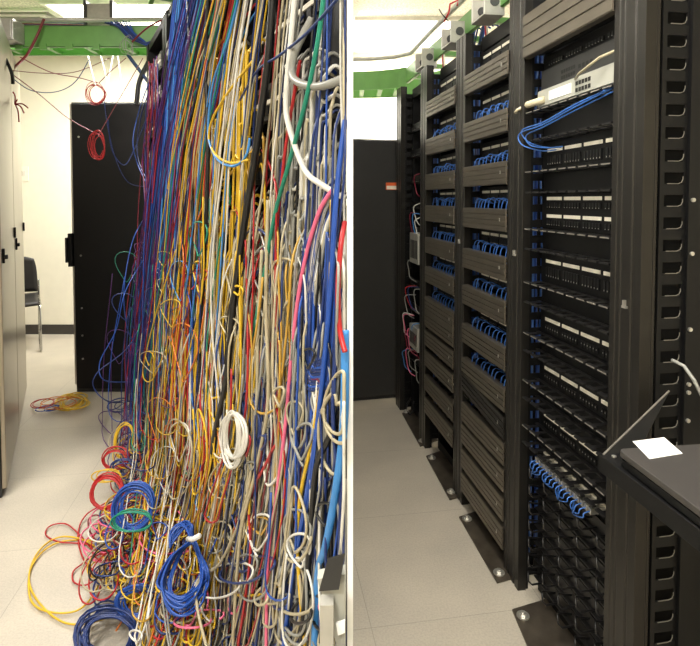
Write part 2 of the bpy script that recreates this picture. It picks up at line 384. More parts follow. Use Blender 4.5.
def hang(seed, u, ya, yb, off, amp, loops=0, uturn=False, lean=0.):
    """hanging path as 3-D points"""
    nz = smoothn(seed); no = smoothn(seed+999); rr = random.Random(seed*3+1)
    ls = [(rr.uniform(max(230, ya+60), yb-20), rr.uniform(3, 12)) for _ in range(loops)] if yb-ya > 120 and yb > 280 else []
    pts = []; y = ya; st = 11; sd = 0 if u < .15 else rr.choice((-1, 1, 1))
    def pos(y, dx=0, dy=0, e=0):
        g = amp*(.45+max(0, (y-100))/270.)
        x = flow(u, y)+nz(y)*g+dx+lean*(y-300); x = min(x, 345.5-2*abs(math.sin(seed)))
        o = off+.03*no(y*1.3)+e
        if ya > 0:
            k = min(1, max(0, 1-(y-ya)/50.)); x = min(345.3, x+k*k*16*sd); o = o*(1-k*k)
        if not uturn: k = max(0, 1-(yb-y)/45.); o = o*(1-k*k); x = min(345.3, x-k*k*10*sd)
        return D(x, y+dy, max(.03, o))
    while y < yb:
        hit = [l for l in ls if l[0] <= y < l[0]+st]
        if hit:
            rad = hit[0][1]; sg = rr.choice((-1, 1))
            asp = rr.uniform(1.2, 3.); ph = rr.uniform(-.6, .6)
            for k in range(22):
                a = 2*PI*k/22; pts.append(pos(y+st*k/22, sg*rad*(1-math.cos(a)+.35*math.sin(a*2+ph)-.35*math.sin(ph)), rad*asp*math.sin(a), .03*math.sin(a/2)))
        else: pts.append(pos(y))
        y += st
    if uturn:
        w = rr.uniform(5, 16)*rr.choice((-1, 1)); up = rr.uniform(60, 260)
        for k in range(1, 8):
            a = PI*k/7; pts.append(pos(yb, w*(1-math.cos(a))/1., abs(w)*1.2*math.sin(a), .004*k))
        y = yb
        up = min(up, yb-ya-60)
        while y > yb-up: y -= st*1.2; pts.append(pos(y, 2*w+2*math.sin(y*.03), 0, .03))
    return pts
def third(u): return 'left' if u < .3 else ('middle' if u < .66 else 'right')
PL = {'sky': 'light blue', 'darkred': 'dark red', 'navy': 'navy blue', 'mustard': 'dull mustard yellow', 'crimson': 'dark crimson'}
def cable(pts, col, r, label, group=None, name='patch_cable', k=6):
    m = MB().tube(pts, r, k); o = m.build(name, 'c_'+col, None, loc=pts[0], smooth=True)
    return tag(o, label, 'cable', group)
def thirdlab(col, u): return '%s cable in the %s third of the tangled hanging cables' % (PL.get(col, col), third(u))
def thirdgrp(col, u): return '%s cables in the %s third of the tangle' % (PL.get(col, col), third(u))
cols = sorted(CC.keys())
stuff = MB()
def stuff_cable(pts, col, r, k=5):
    stuff.cur = cols.index(col); stuff.tube(pts, r, k)
def skew(): return R.random()
n_ind = 0
for i in range(1140):
    u = R.random()**.92
    ind = i >= 1005
    kind = R.random()
    if kind < .45: ya, yb = R.uniform(-36, -20), R.uniform(380, 690)
    elif kind < .75: ya, yb = R.uniform(0, 240), R.uniform(430, 690)
    else: ya, yb = R.uniform(200, 420), R.uniform(560, 700)
    if u > .72 and ya < 250 and R.random() < .6: ya = R.uniform(200, 420)
    if u > .27 and ya < 195 and R.random() < (.8 if u < .5 else .9): ya = R.uniform(190, 440)
    if u < .13: ya = R.uniform(-36, -20)
    if u < .13: yb = min(yb, R.uniform(395, 470))
    elif u < .26: yb = min(yb, R.uniform(450, 640))
    if yb < ya+60: ya = yb-R.uniform(120, 260)
    ym = min(max(R.uniform(ya, yb), 0), 640)
    col = zone_colors(u, ym)
    off = R.uniform(.04, .19) if not ind else R.uniform(.15, .24)
    amp = R.uniform(2.0, 6.5)*(1.15 if u < .6 else .9)
    r = R.uniform(.0019, .0027) if u > .55 else R.uniform(.002, .003)
    pts = hang(i+11, u, ya, yb, off, amp, loops=R.choice((0, 0, 0, 0, 1)) if u < .6 else R.choice((0, 0, 0, 0, 1)), uturn=R.random() < .2 and yb < 650, lean=R.uniform(-.03, .03))
    if ind: cable(pts, col, r, thirdlab(col, u), thirdgrp(col, u)); n_ind += 1
    else: stuff_cable(pts, col, r)

def bez(pp, n=14):    # Catmull-Rom through (px,py,off)
    out = []; q = [pp[0]]+list(pp)+[pp[-1]]
    for i in range(1, len(q)-2):
        for j in range(n):
            t = j/n; a, b, c, d = q[i-1], q[i], q[i+1], q[i+2]
            out.append(tuple(.5*((2*b[m])+(-a[m]+c[m])*t+(2*a[m]-5*b[m]+4*c[m]-d[m])*t*t+(-a[m]+3*b[m]-3*c[m]+d[m])*t**3) for m in range(len(b))))
    out.append(q[-1]); return out
def pc(pp, n=12): return [D(min(x, 345.), y, o) for x, y, o in bez(pp, n)]
# droop arcs of cords from the patch panels into the streams (uncounted mass)
for i in range(230):
    zone = R.choices((0, 1, 2, 3), (4, 2, 5, 3))[0]
    if zone == 0: x = R.uniform(206, 268); y = R.uniform(40, 210); col = R.choice(['yellow', 'yellow', 'mustard', 'yellow', 'white']); dx = R.uniform(-26, 6)
    elif zone == 1: x = R.uniform(180, 215); y = R.uniform(60, 240); col = R.choice(['white', 'beige', 'teal', 'yellow', 'sky']); dx = R.uniform(-14, 14)
    elif zone == 2: x = R.uniform(296, 345); y = R.uniform(50, 300); col = R.choice(['grey', 'grey', 'white', 'beige', 'grey', 'navy']); dx = R.uniform(-26, -6)
    else: x = R.uniform(290, 343); y = R.uniform(380, 620); col = R.choice(['grey', 'white', 'navy', 'beige', 'grey', 'black']); dx = R.uniform(-30, 10)
    ln_ = R.uniform(25, 90)
    sg = R.uniform(8, 24)
    stuff_cable(pc([(x, y, .0), (x+dx*.35, y-3, .06), (x+dx*.8, y+sg*.5, .11), (x+dx, y+sg, .12), (x+dx*1.1, y+sg+ln_, .1), (x+dx*1.2, y+sg+ln_*1.8, .07)], 7), col, R.uniform(.0025, .0038))
# swept arcs, right third: out from the top right, down and to the left
arccols = ['grey', 'navy', 'grey', 'white', 'navy', 'blue', 'grey', 'beige', 'navy', 'grey', 'black', 'navy', 'grey', 'blue', 'white', 'navy', 'beige', 'grey']
for i, c in enumerate(arccols):
    f = i/len(arccols); y0 = 168+34*f+R.uniform(-6, 6)
    xb = 262+56*f+R.uniform(-4, 4)
    pts = pc([(345, y0+R.uniform(0, 20), .06), (332-4*f, y0+14+10*f, .15), (316+4*f, 230+45*f, .18), (303+6*f, 330+20*f, .19), (xb+12, 430, .2), (xb+4, 540, .19), (xb-6+R.uniform(-4, 4), 660, .2)])
    cable(pts, c, R.uniform(.0028, .0038), '%s cable sweeping from the right edge down across the tangle' % PL.get(c, c), '%s cables sweeping down from the right edge' % PL.get(c, c))
# navy hank hanging in a U around (318,330)
for i in range(11):
    w = 3+i*1.3; b = 350+i*3
    pts = pc([(320-w, 225+2*i, .18), (318-w-1, 300, .19), (315-w*.6, b, .2), (318, b+9, .205), (321+w*.6, b-2, .2), (322+w*.9, 300, .19), (326+w*.5, 232+2*i, .17)])
    cable(pts, 'navy' if i % 3 else 'blue', .003, 'dark blue cable in the U-shaped hank near the partition', 'dark blue cables of the U-shaped hank')
# white hank around (232,440)
for i in range(8):
    cx = 233+R.uniform(-2, 3); rx = 6+i*.9; y0 = 412+R.uniform(-3, 3); y1 = 462+R.uniform(-6, 8)
    pts = [D(cx+rx*math.sin(a), (y0+y1)/2-(y1-y0)/2*math.cos(a), .30+.01*math.sin(a+i)) for a in [2*PI*k/26 for k in range(27)]]
    cable(pts, 'white', .0034, 'white cable in the small oval coil hanging mid tangle', 'white cables of the small oval coil')

# single recognisable cables
S = [
 ('black', .0085, 'power_cable', 'thick black cable running down the middle of the tangle', [(274, -20, .2), (268, 60, .21), (256, 150, .22), (245, 220, .22), (234, 300, .22), (226, 380, .22), (214, 440, .2), (205, 520, .16)]),
 ('black', .0065, 'power_cable', 'black cable hanging from the top left of the tangle, left of the thick one', [(209, -20, .2), (206, 60, .2), (208, 160, .2), (204, 260, .2), (200, 340, .18), (201, 440, .15)]),
 ('black', .006, 'power_cable', 'thin black cable straight down between navy and teal cables', [(187, -15, .19), (190, 60, .2), (190, 150, .2), (193, 230, .2), (190, 330, .17)]),
 ('teal', .0042, 'patch_cable', 'long teal green cable slanting down from top right to the middle', [(325, -15, .2), (318, 40, .21), (306, 100, .22), (290, 160, .22), (276, 210, .21), (265, 270, .19), (252, 340, .16)]),
 ('teal', .004, 'patch_cable', 'teal green cable slanting across the blue stream at upper left', [(224, -15, .2), (214, 40, .21), (201, 80, .21), (188, 110, .2), (182, 150, .18), (176, 220, .17)]),
 ('pink', .0038, 'patch_cable', 'long pink cable running down right of centre', [(332, 190, .17), (318, 215, .2), (303, 270, .21), (293, 340, .22), (286, 420, .22), (276, 500, .22), (268, 560, .22), (266, 660, .22)]),
 ('red', .0034, 'patch_cable', 'red cable from the grey cords down to the floor beside the pink one', [(300, 60, .14), (290, 120, .16), (283, 170, .17), (276, 260, .17), (279, 420, .2), (270, 455, .22), (250, 500, .22), (250, 560, .22), (236, 660, .22)]),
 ('red', .0042, 'power_cable', 'thick red loop against the partition, right of the navy hank', [(345, 222, .16), (341, 245, .22), (338, 290, .25), (340, 330, .25), (345, 352, .25)]),
 ('sky', .0068, 'strap', 'wide light blue strap beside the partition', [(345, 330, .2), (344, 420, .22), (336, 490, .22), (326, 545, .22), (318, 575, .21), (314, 660, .2)]),
 ('sky', .0034, 'patch_cable', 'light blue cable looping under the yellow cords near the top', [(240, -10, .2), (228, 40, .21), (214, 80, .21), (209, 115, .21), (209, 140, .22), (218, 160, .22), (234, 166, .22), (246, 156, .2), (250, 138, .18)]),
 ('yellow', .0034, 'patch_cable', 'yellow cable in a wide U below the upper yellow bunch', [(252, 62, .18), (230, 90, .21), (213, 118, .22), (209, 140, .22), (217, 156, .22), (232, 163, .22), (248, 160, .2)]),
 ('white', .0055, 'patch_cable', 'thick white cable curving down to the upper right corner', [(296, -15, .2), (291, 40, .21), (286, 100, .22), (290, 130, .22), (305, 170, .21), (322, 185, .19), (345, 198, .12)]),
 ('grey', .0075, 'patch_cable', 'thick grey cable looping left and back at upper right', [(312, 18, .1), (296, 50, .18), (292, 74, .2), (302, 84, .2), (322, 86, .18), (345, 78, .1)]),
 ('yellow', .0036, 'patch_cable', 'yellow cable down the right side to the bottom of the tangle', [(332, 200, .17), (330, 300, .2), (322, 380, .22), (312, 440, .23), (300, 500, .23), (298, 560, .23), (306, 660, .22)]),
 ('blue', .0045, 'patch_cable', 'bright blue cable down the right side beside the light blue strap', [(345, 120, .15), (336, 200, .21), (330, 300, .22), (318, 420, .23), (306, 500, .23), (292, 580, .23), (282, 660, .23)]),
 ('black', .0055, 'power_cable', 'black cable bending down beside the white box', [(345, 405, .17), (328, 440, .22), (316, 470, .23), (310, 540, .23), (300, 660, .23)]),
 ('beige', .004, 'patch_cable', 'long cream cable in a wavy line right of the tied blue coil', [(262, 250, .2), (258, 330, .22), (256, 420, .23), (246, 500, .24), (222, 560, .25), (196, 590, .3), (210, 660, .3)]),
 ('beige', .004, 'patch_cable', 'cream cable curving to the right of the white coil', [(268, 200, .2), (266, 300, .22), (268, 400, .23), (256, 470, .24), (240, 540, .25), (232, 660, .26)]),
 ('navy', .0028, 'patch_cable', 'navy cable slanting across the top right corner', [(345, -10, .2), (310, 30, .22), (280, 55, .22), (258, 70, .2), (240, 100, .16)]),
 ('yellow', .0032, 'patch_cable', 'yellow cable swinging out left of the orange stream', [(176, 250, .2), (160, 300, .24), (148, 345, .26), (143, 375, .26), (152, 380, .25), (166, 350, .22)]),
]
for col, r, nm, lab, pp in S:
    cable(pc(pp), col, r, lab, None, nm, 8)
# loose loops over the lower tangle
for i in range(22):
    x = R.uniform(150, 335); y = R.uniform(390, 610); a0 = R.uniform(0, 6.28); w = R.uniform(5, 15); h = R.uniform(16, 52); off = R.uniform(.2, .25)
    col = R.choice(['yellow', 'beige', 'white', 'navy', 'red', 'beige', 'grey', 'yellow', 'navy', 'white'] if x < 240 else ['grey', 'white', 'beige', 'navy', 'grey', 'white'])
    pts = [D(min(344, x+w*math.sin(a0+a)+3*math.sin(2*a)+.8*a), min(y+h*math.cos(a0+a*1.03)+a*1.5, 665), off+.01*math.sin(a)) for a in [7.2*k/34 for k in range(35)]]
    u = min(.99, max(0, (x-flow(0, y))/(346-flow(0, y))))
    cable(pts, col, R.uniform(.0024, .0034), 'loosely looped %s cable lying over the %s third of the lower tangle' % (PL.get(col, col), third(u)), 'loose %s loops over the lower %s tangle' % (PL.get(col, col), third(u)))

# ---- coils
def coil_pts(c, ax, ay, turns, jit, n=22, up=Vector((0, 0, 1)), seed=1, ex=None, ey=None):
    rr = random.Random(seed); ex = ex or Vector((1, 0, 0)); ey = ey or Vector((0, 1, 0)); pts = []
    for i in range(int(turns*n)):
        a = 2*PI*i/n; k = i//n
        if i % n == 0: j = [rr.uniform(-jit, jit) for _ in range(4)]; sc = 1+rr.uniform(-.14, .14); zo = rr.uniform(0, jit)
        pts.append(c+ex*(ax*sc*math.cos(a)+j[0]*math.sin(a*.5))+ey*(ay*sc*math.sin(a)+j[1]*math.sin(a*.5+1))+up*(zo+.5*jit*(1+math.sin(a+j[2]*30))))
    return pts
def smooth3(p):
    return [p[0]]+[(p[i-1]+p[i]*2+p[i+1])/4 for i in range(1, len(p)-1)]+[p[-1]]
def coil(px, py, off, wpx, hpx, turns, col, r, lab, seed, jit=.012):
    c = D(px, py, off); depth = c.y; ax = wpx/2/F*depth; ay = hpx/2/F*depth
    ex = Vector((1, 0, 0)); ey = Vector((0, .45, .9)).normalized()
    p = smooth3(coil_pts(c, ax, ay, turns, jit, seed=seed, up=Vector((0, -1, .3)), ex=ex, ey=ey))
    for v in p: v.z = max(v.z, .006)
    cable(p, col, r, lab, None, 'cable_coil')
coil(108, 491, .16, 30, 30, 9, 'red', .0036, 'tight red cable coil in the heap near the floor', 3, .01)
coil(136, 506, .27, 36, 40, 13, 'blue', .0036, 'bright blue cable coil right of the red coil', 4, .014)
coil(116, 458, .18, 26, 20, 5, 'red', .003, 'loose red coil above the tight red coil', 5, .014)
coil(133, 520, .26, 46, 22, 3, 'teal', .003, 'teal cable loop around the bright blue coil', 6)
coil(108, 475, .12, 30, 14, 2, 'yellow', .003, 'small yellow loop just above the tight red coil', 7)
coil(126, 467, .15, 26, 14, 5, 'navy', .003, 'small navy coil between the two red coils', 8)
coil(125, 440, .15, 20, 36, 4, 'yellow', .0028, 'yellow loops hanging at the left edge above the red coils', 9)
coil(138, 600, .12, 40, 28, 7, 'blue', .0034, 'flat blue coil at the bottom under the yellow loops', 10)
# navy coil on the floor, bottom edge
def fl(px, py, h=.006): return G(px, py, h)
def floor_cable(pp, col, r, lab, nm='patch_cable', grp=None, n=12):
    pts = [fl(x, y, max(.005, h)) for x, y, h in bez(pp, n)]
    cable(pts, col, r, lab, grp, nm)
rr_ = random.Random(5)
pts = []
for i in range(16*20):
    a = 2*PI*i/20
    if i % 20 == 0: dx, dy, sw, sh, dz = rr_.uniform(-4, 4), rr_.uniform(-4, 5), rr_.uniform(.72, 1.08), rr_.uniform(.6, 1.1), rr_.uniform(.02, .12)
    pts.append(fl(108+dx*math.sin(a/2)+31*sw*math.cos(a), 634+dy*math.sin(a/2)+30*sh*math.sin(a), dz))
cable(smooth3(pts), 'navy', .0034, 'large untidy navy coil on the floor at the bottom edge', None, 'cable_coil')
floor_cable([(170, 560, .12), (120, 548, .05), (85, 540, .01), (52, 545, .01), (31, 568, .01), (31, 600, .01), (50, 612, .01), (78, 610, .01), (96, 590, .015), (104, 560, .03), (88, 542, .02), (60, 537, .012), (38, 552, .01), (29, 580, .012), (42, 606, .012), (70, 624, .01), (110, 616, .03), (140, 590, .1)], 'yellow', .0034, 'long yellow cable laid in big loops on the open floor')
floor_cable([(150, 470, .15), (110, 500, .06), (86, 515, .02), (78, 535, .01), (84, 560, .01), (100, 575, .02), (130, 590, .06)], 'red', .0032, 'red cable curving out of the heap onto the floor below the tight red coil')
floor_cable([(120, 560, .05), (90, 545, .01), (60, 542, .01), (46, 535, .01), (50, 526, .01), (66, 524, .01), (80, 535, .01), (96, 550, .02), (130, 548, .06)], 'red', .003, 'red cable in a narrow loop inside the yellow floor loops')
floor_cable([(130, 548, .06), (100, 552, .02), (82, 564, .01), (73, 572, .01), (74, 582, .01), (86, 585, .01), (100, 575, .02), (112, 560, .04)], 'red', .003, 'red cable in a small round loop above the navy floor coil')
floor_cable([(140, 500, .12), (112, 520, .05), (96, 515, .02), (88, 522, .015), (96, 540, .015), (120, 545, .05), (140, 535, .1)], 'crimson', .003, 'dark red cable loop between the coils and the yellow loops')
for i in range(46):
    x = R.uniform(96, 165); y = R.uniform(505, 588) if x < 148 else R.uniform(505, 625); w = R.uniform(10, 28); h = R.uniform(10, 24); col = R.choice(['yellow', 'yellow', 'red', 'beige', 'navy', 'yellow', 'crimson', 'pink'])
    z0 = .02+.0020*max(0, x-95)
    pts = [fl(x+w*math.cos(a)+a*1.6, y+h*math.sin(a)*.8, z0+.02*math.sin(a*.7)**2) for a in [8.5*k/40 for k in range(41)]]
    cable(pts, col, R.uniform(.0026, .0034), '%s cable looped in the floor heap at the foot of the tangle' % PL.get(col, col), '%s looped cables of the floor heap' % PL.get(col, col))
for i in range(34):
    x = R.uniform(165, 335); y = R.uniform(560, 640); col = R.choice(['beige', 'navy', 'pink', 'white', 'grey', 'yellow', 'black', 'navy']); w = R.uniform(8, 26); h = R.uniform(10, 30)
    pts = [D(min(343, x+w*math.cos(a)+a*2), y+h*math.sin(a*.9)*.9, .12+.2*R.random()*0+.05*math.sin(a)+i*.004) for a in [7*k/30 for k in range(31)]]
    stuff_cable(pts, col, .003)
# heap mass low down
for i in range(150):
    y = R.uniform(430, 640); l = interp(LT, y)-6; x = l+R.random()**1.4*90; w = R.uniform(6, 20); h = R.uniform(6, 26)
    col = R.choice(['yellow', 'red', 'navy', 'beige', 'blue', 'yellow', 'crimson', 'navy', 'white', 'mustard', 'black'])
    if x < 146 and y > 585: continue
    o = .05+R.uniform(-.02, .12)
    pts = [D(x+w*math.cos(a)+a*R.choice((1.5,)), min(660, y+h*math.sin(a*.9)), o+.02*math.sin(a)) for a in [6.6*k/26 for k in range(27)]]
    stuff_cable(pts, col, .0028)
o = stuff.build('hanging_cables', ['c_'+c for c in cols], None, loc=Lw(2.2, .05, 1.2), smooth=True)
tag(o, 'dense mass of many coloured cables hanging behind the front ones', 'cables'); o['kind'] = 'stuff'
# cable ends lying in front of the far black cabinet
def far_loops(n, x, y, w, h, col, lab, seed, r=.003, zz=.06):
    rr = random.Random(seed); pts = []
    for i in range(n*16):
        a = 2*PI*i/16
        if i % 16 == 0: dx, dy, sw = rr.uniform(-w*.35, w*.35), rr.uniform(-h*.2, h*.2), rr.uniform(.5, 1.)
        pts.append(fl(x+dx+w*sw*math.cos(a), y+dy+h*sw*math.sin(a)-.12*(w*math.cos(a)), .005+zz*rr.random()))
    cable(smooth3(smooth3(pts)), col, r, lab, None, 'cable_coil')
far_loops(11, 73, 402, 17, 9, 'yellow', 'small heap of yellow cable at the foot of the black cabinet', 1)
far_loops(3, 56, 402, 24, 7, 'orange', 'orange cable around the yellow heap by the black cabinet', 2)
far_loops(2, 50, 408, 18, 4, 'blue', 'blue cable crossing the floor by the yellow heap', 3)
far_loops(2, 46, 404, 16, 6, 'red', 'red cable ends on the floor between the cabinets', 4)
far_loops(4, 118, 404, 14, 8, 'navy', 'navy loops on the floor right of the yellow heap', 5)
# blue loops bowing left of the tangle in front of black cabinet
for i, pp in enumerate([[(150, 80, .1), (140, 108, .16), (133, 140, .2), (138, 165, .18), (150, 190, .1)], [(152, 85, .1), (142, 112, .15), (137, 145, .17), (141, 168, .16), (152, 186, .1)],
                        [(150, 250, .1), (126, 290, .3), (116, 330, .3), (100, 362, .3), (104, 380, .3), (130, 382, .15)], [(150, 300, .1), (130, 345, .25), (98, 372, .32), (94, 388, .32), (110, 402, .3), (138, 400, .15)],
                        [(150, 210, .1), (133, 240, .2), (124, 290, .25), (128, 330, .2), (140, 350, .1)], [(146, 120, .1), (134, 150, .2), (124, 165, .22), (112, 150, .25), (108, 120, .3)]]):
    cable(pc(pp), 'navy' if i % 2 else 'blue', .003, 'thin blue cable bowing out left in front of the black cabinet', 'blue cables bowing out left of the tangle')
# crimson and purple bundles at the far left of the tangle
for i in range(14):
    f = i/13
    v = lambda: R.uniform(-4, 4)
    pts = pc([(149+9*f, 62+R.uniform(-6, 6), .12), (148+9*f+v(), 110, .14), (145+9*f+v(), 160, .15), (142+10*f+v(), 215, .15), (138+10*f+R.uniform(-3, 3), 275, .15), (136+12*f, 350+R.uniform(-10, 30), .15)])
    c = ['crimson', 'purple', 'darkred', 'navy', 'darkred'][i % 5]
    cable(pts, c, .0026, '%s cable in the loose vertical bundle at the far left of the tangle' % PL.get(c, c), '%s cables of the far left bundle' % PL.get(c, c))
# thick blue stream upper left
for i in range(22):
    f = i/21
    pts = pc([(176+20*f+R.uniform(-2, 2), -25, .15), (170+18*f, 40, .17), (166+16*f+R.uniform(-2, 2), 90, .18), (163+17*f, 150, .18), (160+18*f+R.uniform(-2, 2), 210, .18), (156+20*f, 290, .15)])
    cable(pts, R.choice(['blue', 'blue', 'navy', 'sky' if i % 4 == 0 else 'blue']), .0036, 'blue cable in the thick stream at the upper left of the tangle', 'blue cables of the upper left stream')

# tied blue hank
c = D(186, 560, .3); hx = 1/F*c.y
n = 0
for i in range(15):
    rr = random.Random(i+40); w = rr.uniform(14, 27); y1 = rr.uniform(596, 618); ytop = 542; off = .3+rr.uniform(-.02, .02); sh = rr.uniform(-4, 4)
    pp = [(191+rr.uniform(-3, 3), ytop, off)]
    pp += [(187-w*.6+sh, 556, off), (184-w+sh, 582, off+.01), (182-w*.6+sh, y1-6, off), (184+sh, y1, off), (190+w*.5+sh, y1-14, off), (192+w*.6+sh*.3, 570, off+.01), (194+rr.uniform(-2, 2), ytop, off),
           (186+rr.uniform(-4, 6), 526-rr.uniform(0, 5), off), (174+rr.uniform(-3, 3), 530+rr.uniform(0, 8), off-.02), (170, 548, off-.05)]
    cable([D(x, y, o) for x, y, o in bez(pp, 7)], 'blue', .0032, 'blue cable in the hank tied with a white strap', 'blue cables of the tied hank')
q0 = D(189, 537, .34); q1 = D(200, 534, .34)
tag(MB().tube([q0+Vector((0, -.01, 0)), q0.lerp(q1, .5)+Vector((0, -.02, 0)), q1+Vector((0, -.01, 0))], .008, 8).build('cable_tie', 'velcro', None, loc=q0, smooth=True), 'white strap tied around the blue cable hank', 'strap')

# red coils in the air and the thin wires they hang from
def ring(px, py, Yd, w, h, n, col, lab, seed):
    c = P(px, py, Yd); ax = w/2/F*Yd; ay = h/2/F*Yd
    p = smooth3(coil_pts(c, ax, ay, n, .02, seed=seed, up=Vector((0, -1, 0)), ex=Vector((1, 0, 0)), ey=Vector((0, 0, 1))))
    cable(p, col, .0019, lab, None, 'cable_coil')
ring(98, 94, 3.6, 19, 22, 7, 'red', 'round red coil hanging above the black cabinet', 21)
ring(99, 146, 3.55, 13, 25, 7, 'red', 'narrow red coil hanging in front of the black cabinet door', 22)
ring(129, 47, 3.7, 10, 16, 3, 'grey', 'small grey coil on the green tray by the tangle', 23)
def wire(pp, col, r, lab): cable([P(x, y, z) for x, y, z in bez([tuple(q) for q in pp], 10)], col, r, lab)
wire([(12, 74, 3.3), (40, 95, 3.4), (68, 118, 3.5), (97, 134, 3.55)], 'crimson', .0028, 'thin red wire sloping down to the narrow hanging coil')
wire([(20, 57, 3.4), (50, 72, 3.5), (80, 78, 3.6), (97, 83, 3.6)], 'crimson', .0028, 'thin red wire from the left tray to the round coil')
wire([(8, 70, 3.3), (40, 73, 3.5), (75, 72, 3.6), (110, 58, 3.7)], 'darkred', .0024, 'thin dark wire drooping below the green tray')
wire([(10, 76, 3.3), (30, 90, 3.4), (55, 92, 3.5), (75, 82, 3.6), (90, 58, 3.7)], 'navy', .0028, 'thin navy wire drooping in a curve under the green tray')
wire([(98, 136, 3.55), (110, 115, 3.6), (128, 84, 3.65), (143, 58, 3.7)], 'darkred', .0026, 'thin red wire rising from the narrow coil to the tray')
wire([(99, 83, 3.6), (110, 72, 3.65), (126, 58, 3.7)], 'darkred', .0026, 'short red wire from the round coil up to the tray')
wire([(44, 19, 3.72), (36, 38, 3.7), (26, 56, 3.68), (14, 68, 3.5), (12, 74, 3.3)], 'darkred', .009, 'thick dark red cable slanting across the green tray front')
wire([(0, 53, 3.0), (6, 60, 3.0), (12, 74, 3.0), (13, 84, 3.0)], 'black', .009, 'black cable curving over the top of the grey cabinet')
for i, (x, y) in enumerate(((19, 122), (24, 113), (28, 108), (17, 100), (13, 92))):
    wire([(15, 104, 3.2), ((15+x)/2+1, (104+y)/2-2, 3.17), (x, y, 3.15)], 'red', .004, 'short red cable end splayed in front of the grey cabinet')
    C.objects[-1]['group'] = 'red cable ends splayed by the grey cabinet'
for i in range(9):
    f = i/8
    wire([(105+3*i, 22+R.uniform(-1, 1), 3.74), (118+2*i, 27+f*6, 3.7), (128+2*i, 37+f*4, 3.68), (145+i, 43+f*6, 3.66), (162, 36+f*8, 3.64)], R.choice(['navy', 'navy', 'blue']), .0055, 'dark blue cable draped over the right end of the green tray')
    C.objects[-1]['group'] = 'blue cables draped over the green tray'; C.objects[-1].name = 'tray_cable'
for i in range(8):
    wire([(-6, 18+i, 3.85), (40, 20+i*.8, 3.86), (85, 22+i*.6, 3.86), (120, 24+i*.4, 3.85)], R.choice(['navy', 'crimson', 'grey', 'purple']), .005, 'cable lying along the inside of the green tray')
    C.objects[-1]['group'] = 'cables lying inside the green tray'; C.objects[-1].name = 'tray_cable'
wire([(162, 20, 3.6), (150, 26, 3.62), (140, 34, 3.64), (132, 42, 3.65)], 'darkred', .006, 'dark red cable at the right end of the green tray')
wire([(152, 56, 3.9), (140, 80, 3.9), (137, 100, 3.9), (136, 104, 3.9)], 'black', .018, 'thick black conduit bending down onto the black cabinet')
wire([(128, 55, 3.9), (143, 75, 3.9), (150, 84, 3.9)], 'navy', .014, 'short dark brace cable under the tray corner')
for i, (x0, x1) in enumerate(((88, 100), (101, 113), (118, 124), (113, 104))):
    wire([(x0, 56, 4.6), ((x0+x1)/2, 80, 4.6), (x1, 103, 4.6)], 'grey', .0045, 'pale flexible conduit behind the black cabinet top')
    C.objects[-1]['group'] = 'pale conduits behind the black cabinet'
wire([(104, 100, 3.9), (108, 128, 3.9), (116, 160, 3.9), (128, 182, 3.9), (146, 187, 3.8)], 'navy', .003, 'thin navy cable curving across the black cabinet door')

# white box with tape at the bottom of the partition
o0 = D(345, 560, .24); Yb = .87
q = [P(318, 577, 1.0), P(345, 572, .93), P(345, 665, .93), P(338, 665, .955)]
t = thing('equipment_box', 'white metal box with black tape at the bottom beside the partition', 'box', P(335, 600, .71))
m = MB().slab([P(317, 579, .74), P(345.5, 574, .70), P(345.5, 660, .70), P(341, 660, .72)], (0, .02, .0)); part(m, 'front_panel', 'switch', t, bevel=.001)
m = MB().slab([P(319, 590, .735), P(328, 558, .73), P(345, 553, .695), P(339, 588, .695)], (0, -.003, 0)); part(m, 'tape', 'tape', t)
part(MB().box(-.04, -.022, .70, .72, 0, P(330, 600, .71).z), 'stand', 'galv', t)
part(MB().slab([P(336, 622, .712), P(345, 619, .698), P(345, 631, .698), P(338, 634, .712)], (0, -.003, 0)), 'label_plate', 'paper', t)

